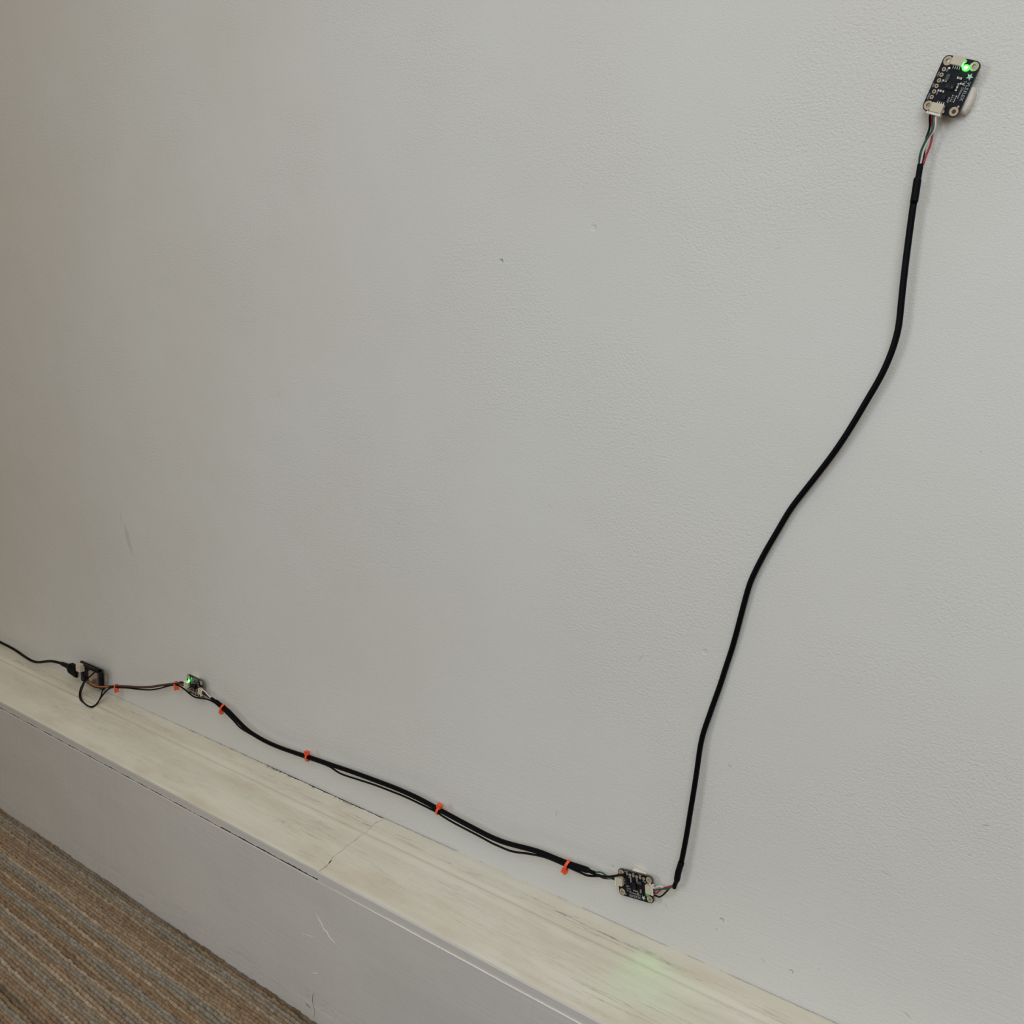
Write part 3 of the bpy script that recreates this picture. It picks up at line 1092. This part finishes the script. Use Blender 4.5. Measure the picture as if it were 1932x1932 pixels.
# --- lower thick cable between the two lower boards
cab2 = empty('sensor_cable', (0.0, -0.007, 0.16))
tag(cab2, 'thicker black cable running low along the wall just above the cream cap', 'cable', 'black sensor cables')
THR = 0.00182
TH = [(414, 1328), (420.4, 1333.3), (428.5, 1338.9), (440.6, 1351.3), (455.4, 1366.8), (468.8, 1379.0), (487.7, 1391.2), (507.9, 1401.9), (534.8, 1412.9), (568.4, 1424.0),
      (590, 1430.5), (624.2, 1442.6), (665.6, 1456.7), (707, 1471.9), (748.4, 1487.7), (789.9, 1506.4), (827.6, 1527), (873.2, 1551.6), (925, 1578.5),
      (956, 1590.6), (987, 1598.7), (1018, 1607.2), (1049, 1620), (1070, 1628.5), (1085, 1634.0)]
T2OFF = 0.0078
pth = [at(x, y, T2OFF) for x, y in TH]
tube('jacket', pth, THR, M['jacket'], cab2, 14, 0.0025, 4)
tube('heat_shrink_sleeve', [at(*p, 0.0078) for p in ((399, 1317.5), (405, 1321.5), (410, 1325.5), (417, 1331.5))],
     lambda s: 0.0013 if s < 0.4 else (0.0013 + 0.0007 * min(1, (s - 0.4) / 0.1)), M['sleeve'], cab2, 14, 0.0006, 0)
tube('heat_shrink_sleeve', [at(*p, 0.0078) for p in ((1073, 1630), (1082, 1633), (1092, 1636.3), (1108, 1641.5), (1116, 1645), (1124, 1648))],
     lambda s: 0.0021 if s < 0.70 else (0.0021 - 0.0008 * min(1, (s - 0.70) / 0.07)), M['sleeve'], cab2, 14, 0.0006, 0)
plug_on(1, 1, cab2)
plug_on(0, 1, cab2)
for nm, y0, P in (('white', 0, [(383, 1302), (388, 1306), (393, 1312), (399, 1317.5)]), ('green', -1, [(383, 1303.5), (388, 1308), (393, 1313.3), (399, 1317.8)]),
                  ('red', -2, [(383, 1305), (388, 1309.5), (393, 1314.3), (399, 1318)]), ('black', -3, [(383, 1308), (388, 1311.5), (393, 1315.3), (399, 1318.3)])):
    m_ = M['wire_brown'] if nm in ('green', 'red') else M['wire_' + nm]
    o = tube('wire', [bp(0, 13.6, y0, 1.45), bp(0, 14.6, y0, 1.45)] + [at(*p, 0.0078) for p in P], WR, m_, cab2, 8, 0.0006, 1)
    o['label'] = ('dark red' if nm in ('green', 'red') else nm) + ' wire'
for nm, y0, oo, P in (('white', -0.0, 0.0072, [(1122, 1647), (1129, 1646.9), (1136, 1648.8), (1142, 1654.5), (1150, 1656.4)]),
                      ('green', -1.0, 0.0078, [(1122, 1646), (1129, 1645.3), (1135, 1646.3), (1143, 1651), (1150, 1656.0)]),
                      ('red', -2.0, 0.0062, [(1122, 1648), (1132, 1651), (1143, 1656), (1152, 1658)]),
                      ('black', -3.0, 0.0070, [(1122, 1649), (1130.8, 1652.8), (1137.5, 1656.5), (1151, 1657.6)])):
    m_ = M['wire_black'] if nm == 'red' else M['wire_' + nm]
    o = tube('wire', [at(*p, oo) for p in P] + [bp(1, 15.0, y0, 1.3), bp(1, 13.6, y0, 1.45)], WR, m_, cab2, 8, 0.0006, 1)
    o['label'] = ('black' if nm == 'red' else nm) + ' wire'
settle(cab2)

# --- thin black wire: loop under the controller, tied along the thick cable, soldered to the upside down board
zc = lambda x, y: (135 + x / 17.57, 1235 + y / 17.57)
thin = empty('hookup_wire', (0.0, -0.01, 0.15))
tag(thin, 'thin black wire tied beneath the thicker cable, ending on the upside down board', 'wire')
L1 = [(850, 505, .0125), (700, 645, .015), (560, 770, .017), (450, 860, .019), (390, 950, .019), (320, 1070, .018), (275, 1220, .018), (262, 1370, .018), (300, 1500, .02), (400, 1590, .02),
      (490, 1670, .02), (600, 1725, .02), (740, 1712, .02), (860, 1600, .02), (950, 1460, .018), (1060, 1310, .016), (1190, 1170, .014), (1330, 1090, .012)]
P = [rest(*zc(x, y), o, 0.0012) for x, y, o in L1]
P += [at(*p, 0.0095) for p in ((219, 1297.3), (240, 1298), (262, 1300.5), (283, 1301.5), (300, 1299.2), (318, 1294.3), (332, 1292.0))]
P += [at(*p, o) for p, o in (((340, 1295), .008), ((350, 1302), .008), ((358, 1309), .007), ((368, 1315.5), .007), ((380, 1317.5), .007), ((392, 1319.5), .0075), ((405, 1326), .0085), ((418, 1336.8), .0095))]
TN = [(424.4, 1343.0), (440.6, 1359.2), (451.3, 1371.2), (463.4, 1379.6), (481, 1389.5), (508, 1404), (540, 1417), (573.8, 1429), (600, 1437.8), (622, 1446.5), (642.9, 1459.7), (676, 1471), (707, 1481),
      (734, 1491.3), (769, 1505.5), (823, 1531.8), (831.8, 1537.8), (856.6, 1552.8), (904, 1577.5), (925, 1589), (937, 1594.7), (966, 1606.3), (997.4, 1610.8), (1028.4, 1617.4), (1063.6, 1632), (1077, 1638.5), (1093.7, 1645.5),
      (1109.2, 1652.3), (1130.8, 1652.7), (1146, 1654.2), (1157.7, 1653.2)]
P += [at(x, y, 0.0088) for x, y in TN]
P += [at(1168, 1650.8, 0.0098), at(1175, 1650.4, 0.0090), bp(1, 7.2, -6.4, 1.6), bp(1, 6.45, -6.45, 0.3)]
tube('insulation', P, 0.00078, M['wire_black'], thin, 10, 0.0012, 3)
bm = bmesh.new()
bmesh.ops.create_uvsphere(bm, u_segments=10, v_segments=6, radius=0.5)
bmesh.ops.transform(bm, matrix=BM[1] @ Matrix.Translation((6.2 * mmv, -6.45 * mmv, 0.25 * mmv)) @ Matrix.Diagonal((1.1 * mmv, 1.7 * mmv, 0.9 * mmv, 1)), verts=bm.verts)
from_bm('solder_blob', bm, M['solder'], thin, True)
settle(thin)

# --- short bundle of wires between the controller and the left board
bun = empty('wire_bundle', (-0.33, -0.01, 0.15))
tag(bun, 'short bundle of black and dark red wires between the controller and the left sensor board', 'wire')
L2 = [(820, 490, .0125), (640, 488, .015), (530, 530, .017), (465, 610, .019), (440, 720, .020), (430, 880, .0205), (400, 1000, .021), (345, 1150, .0205), (300, 1320, .0205), (330, 1480, .022),
      (430, 1620, .022), (560, 1712, .022), (700, 1738, .022), (840, 1640, .022), (950, 1440, .020), (1000, 1290, .017), (1035, 1170, .014), (1110, 1085, .012), (1250, 1050, .011)]
tail = [(219, 1294.6), (240, 1295.0), (262, 1296.6), (283, 1296.0), (300, 1293.6), (318, 1291.2), (332, 1290)]
for k, (nm, dy, do) in enumerate((('wire_black', 0.0, 0.0), ('wire_brown', -0.9, 0.0012))):
    if k == 0:
        P = [rest(*zc(x, y), o, 0.0012) for x, y, o in L2] + [at(x, y + dy, 0.0108) for x, y in tail]
    else:
        P = [rest(*zc(x, y), o, 0.0012) for x, y, o in ((560, 850, .014), (620, 960, .015), (760, 1030, .016), (900, 1050, .015), (1050, 1050, .013), (1200, 1045, .011))] + [at(x, y + dy, 0.0115) for x, y in tail]
    P += [at(341, 1286.5 + 2.2 * k, 0.009), bp(0, -15.0, -0.5 - k * 1.2, 1.45), bp(0, -13.6, -0.5 - k * 1.2, 1.45)]
    o = tube('wire', P, 0.00070, M[nm], bun, 8, 0.001, 2)
    o['label'] = 'black wire' if k == 0 else 'dark red wire'
for nm, dy, zz, lab in (('wire_orange', 0.3, 0.0005, 'orange wire'), ('wire_brown', 1.8, -0.001, 'dark red wire'), ('wire_black', 3.0, -0.002, 'black wire')):
    P = [rest(*zc(x, y + dy * 17), o + zz, 0.0011) for x, y, o in ((540, 870, .015), (640, 960, .016), (780, 1030, .016), (920, 1055, .015), (1060, 1065, .0135))]
    P += [at(205, 1295.5 + dy * 0.3, 0.0112), at(219, 1295.2 + dy * 0.35, 0.0095)]
    P += [at(x, y + 0.2 + dy * 0.3, 0.0095) for x, y in tail[1:]] + [at(341, 1290.5 + dy * 0.3, 0.0085), bp(0, -15.0, -2.4 - dy * 0.4, 1.45), bp(0, -13.6, -2.4 - dy * .4, 1.45)]
    o = tube('wire', P, 0.00065, M[nm if nm != 'wire_orange' else 'wire_orange'], bun, 8, 0.001, 2)
    o['label'] = lab
plug_on(0, -1, bun)
settle(bun)

# ------------------------------------------------------------------ controller board
CC = at(173.5, 1274.5, 0.0085)
ctl = empty('controller_board', (0, 0, 0))
ctl.matrix_world = board_matrix(CC.x, CC.z, 0.0085, 0.0)
tag(ctl, 'black controller board with metal shield at the far left end, cable plugged in', 'circuit board')
CM = board_matrix(CC.x, CC.z, 0.0085, 0.0)
LX, LY = 48.0, 22.9
hl = [(sx * (LX / 2 - 2.5) * mmv, sy * (LY / 2 - 2.5) * mmv, 1.25 * mmv) for sx in (-1, 1) for sy in (-1, 1)]
board_plate('circuit_board', LX * mmv, LY * mmv, 2.5 * mmv, hl, 1.6 * mmv, ctl, [M['pcb'], M['pcb_edge']])
bm = bmesh.new()
add_box(bm, (-18.4 * mmv, 5.2 * mmv, 3.0 * mmv), (8.0 * mmv, 8.0 * mmv, 6.0 * mmv), 0.4 * mmv)
from_bm('battery_socket', bm, M['conn'], ctl)
bm = bmesh.new()
add_box(bm, (-22.0 * mmv, -3.0 * mmv, 1.4 * mmv), (6.0 * mmv, 7.6 * mmv, 2.8 * mmv), 0.5 * mmv)
from_bm('usb_socket', bm, M['usb'], ctl)
sh = part_box('metal_shield', (7.0, -1.0, 1.5), (17.5, 16.0, 3.0), M['shield'], ctl, 0.4)
part_box('antenna', (19.3, -0.5, 0.5), (6.0, 17.5, 1.0), M['chip'], ctl, 0.1)
part_box('button', (-13.0, -6.0, 0.9), (4.0, 3.0, 1.8), M['chip'], ctl, 0.2)
part_box('chip', (-9.0, 2.2, 0.5), (4.5, 4.5, 1.0), M['chip'], ctl, 0.1)
part_box('header_block', (2.0, 9.6, 1.2), (30.0, 2.4, 2.4), M['chip'], ctl, 0.15)
for k in range(12):
    bm = bmesh.new()
    add_ring(bm, ((-12 + k * 2.54) * mmv, -10.2 * mmv), 0.85 * mmv, 0.45 * mmv, -0.01 * mmv, 0.07 * mmv, 14, 0.02 * mmv)
    from_bm('header_pad', bm, M['gold'], ctl)
putty([(196.5, 1275), (199, 1282), (198.5, 1291), (195, 1297)], [CM @ Vector((0.010, -0.007, -0.007)), CM @ Vector((0.010, 0.006, -0.007))],
      'off-white putty pad showing at the right end of the controller board', 4)

# ------------------------------------------------------------------ usb cable
usb = empty('usb_cable', (-0.6, -0.01, 0.15))
tag(usb, 'black cable with moulded plug entering the controller from the left edge', 'cable')
zu = lambda x, y: (x / 14.86, 1200 + y / 14.86)
UP = [(-60, 1176, .006), (-30, 1194, .006), (0, 1211.4, .0065), (13.5, 1218.2, .0065), (28.3, 1226.2, .0065), (41.7, 1235.4, .007), (53.8, 1243.2, .0085), (63.3, 1247.8, .009), (72.7, 1249.4, .0095),
      (84, 1248.3, .010), (95.6, 1247.4, .0105), (107.7, 1249.3, .0105), (118, 1252.6, .0105), (124, 1254.6, .0105)]
tube('jacket', [rest(x, y, o, 0.0015) for x, y, o in UP], 0.00150, M['jacket'], usb, 12, 0.0025, 2)
pA = at(117, 1252.2, 0.0105)
pB = at(129, 1257.0, 0.0105)
pC = CM @ Vector((-0.0255, -0.003, 0.0014))
dirn = (pC - pB)
tube('strain_relief', [pA, pA.lerp(pB, 0.5), pB], lambda s: 0.0022 + 0.0006 * s, M['sleeve'], usb, 12, 0.001, 0)
bm = bmesh.new()
sections = [(0.0, 3.0, 2.4), (0.12, 4.2, 3.0), (0.25, 5.8, 3.6), (0.85, 6.0, 3.6), (0.97, 5.6, 3.4), (1.0, 5.2, 3.2)]
rows = []
tdir = dirn.normalized()
upv = Vector((0, 0, 1)) - tdir * tdir.z
upv.normalize()
outv = tdir.cross(upv)
for s, hh, ww in sections:
    c = pB + dirn * s
    rows.append([bm.verts.new(c + upv * (math.copysign(abs(math.cos(a)) ** 0.5, math.cos(a)) * hh * mmv) + outv * (math.copysign(abs(math.sin(a)) ** 0.5, math.sin(a)) * ww * mmv)) for a in [2 * PI * (k + .5) / 16 for k in range(16)]])
for A, B in zip(rows, rows[1:]):
    for k in range(16):
        bm.faces.new((A[k], A[(k + 1) % 16], B[(k + 1) % 16], B[k]))
bm.faces.new(rows[0])
bm.faces.new(rows[-1])
from_bm('plug_body', bm, M['sleeve'], usb, False)
bm = bmesh.new()
add_box(bm, (-26.0 * mmv, -3.0 * mmv, 1.4 * mmv), (4.0 * mmv, 7.0 * mmv, 2.2 * mmv), 0.3 * mmv)
bmesh.ops.transform(bm, matrix=CM, verts=bm.verts)
from_bm('plug_shell', bm, M['usb'], usb)
settle(usb)


# ------------------------------------------------------------------ cable ties
def cable_tie(pc, pt, ra, rb, headdir, skew, label):
    """pc centre of the tied bundle, pt a second point along it, headdir +1 above / -1 below the bundle"""
    T = (pt - pc).normalized()
    out = Vector((0, -1, 0))
    out = (out - T * out.dot(T)).normalized()
    upd = out.cross(T)
    if upd.z < 0:
        upd = -upd
    T2 = (T + upd * skew).normalized()
    upd2 = (upd - T2 * upd.dot(T2)).normalized()
    root = empty('cable_tie', pc)
    bm = bmesh.new()
    N = 36
    rows = []
    for k in range(N):
        a = 2 * PI * k / N
        c = upd2 * math.cos(a) * ra + out * math.sin(a) * rb
        nrm = (upd2 * math.cos(a) * rb + out * math.sin(a) * ra).normalized()
        rows.append([bm.verts.new(c + T2 * (w_ * mmv) + nrm * (h_ * mmv)) for w_, h_ in ((-1.0, -0.1), (-1.0, 0.45), (-0.8, 0.6), (0.8, 0.6), (1.0, 0.45), (1.0, -0.1))])
    for k in range(N):
        A, B = rows[k], rows[(k + 1) % N]
        for j in range(6):
            bm.faces.new((A[j], A[(j + 1) % 6], B[(j + 1) % 6], B[j]))
    from_bm('strap', bm, M['tie'], root, True)
    hc = upd2 * headdir * (ra + 1.5 * mmv) + out * (0.6 * mmv)
    R = Matrix((upd2, T2, out)).transposed()
    bm = bmesh.new()
    # a chunky head with the strap slot and the clipped tail
    add_box(bm, (0, -1.45 * mmv, 0), (3.4 * mmv, 1.0 * mmv, 3.2 * mmv), 0.3 * mmv)
    add_box(bm, (0, 1.45 * mmv, 0), (3.4 * mmv, 1.0 * mmv, 3.2 * mmv), 0.3 * mmv)
    add_box(bm, (1.35 * mmv, 0, 0), (0.8 * mmv, 3.6 * mmv, 3.2 * mmv), 0.25 * mmv)
    add_box(bm, (-1.35 * mmv, 0, 0), (0.8 * mmv, 3.6 * mmv, 3.2 * mmv), 0.25 * mmv)
    bmesh.ops.transform(bm, matrix=Matrix.Translation(hc) @ R.to_4x4(), verts=bm.verts)
    h = from_bm('head', bm, M['tie'], root)
    bm = bmesh.new()
    add_box(bm, (0, 0, 0.3 * mmv), (1.2 * mmv, 1.9 * mmv, 3.4 * mmv), 0.1 * mmv)
    bmesh.ops.transform(bm, matrix=Matrix.Translation(hc) @ R.to_4x4(), verts=bm.verts)
    from_bm('clipped_tail', bm, M['tie'], h)
    tag(root, label, 'cable tie', 'orange cable ties on the cables')
    return root


cable_tie(at(219.5, 1295.8, .0102), at(235, 1296.2, .0102), 2.6 * mmv, 1.9 * mmv, -1, 0.1, 'orange cable tie nearest the controller board')
cable_tie(at(332.3, 1291, .0100), at(345, 1294, .0100), 2.4 * mmv, 1.8 * mmv, -1, 0.3, 'orange cable tie just left of the glowing left sensor board')
cable_tie(at(420.6, 1335.2, .0082), at(432, 1345, .0082), 3.2 * mmv, 2.3 * mmv, -1, -0.1, 'orange cable tie just right of the left sensor board, head hanging below')
cable_tie(at(580.5, 1429.4, .0082), at(600, 1436, .0082), 2.8 * mmv, 2.2 * mmv, 1, 0.0, 'orange cable tie with its head up, left of the cap joint')
cable_tie(at(827.5, 1529.2, .0082), at(845, 1538, .0082), 3.0 * mmv, 2.2 * mmv, 1, -0.25, 'orange cable tie with its head up on the long run right of the cap joint')
cable_tie(at(1070.5, 1632.0, .0082), at(1085, 1638, .0082), 3.3 * mmv, 2.4 * mmv, -1, -0.35, 'orange cable tie with its head down, nearest the upside down board')
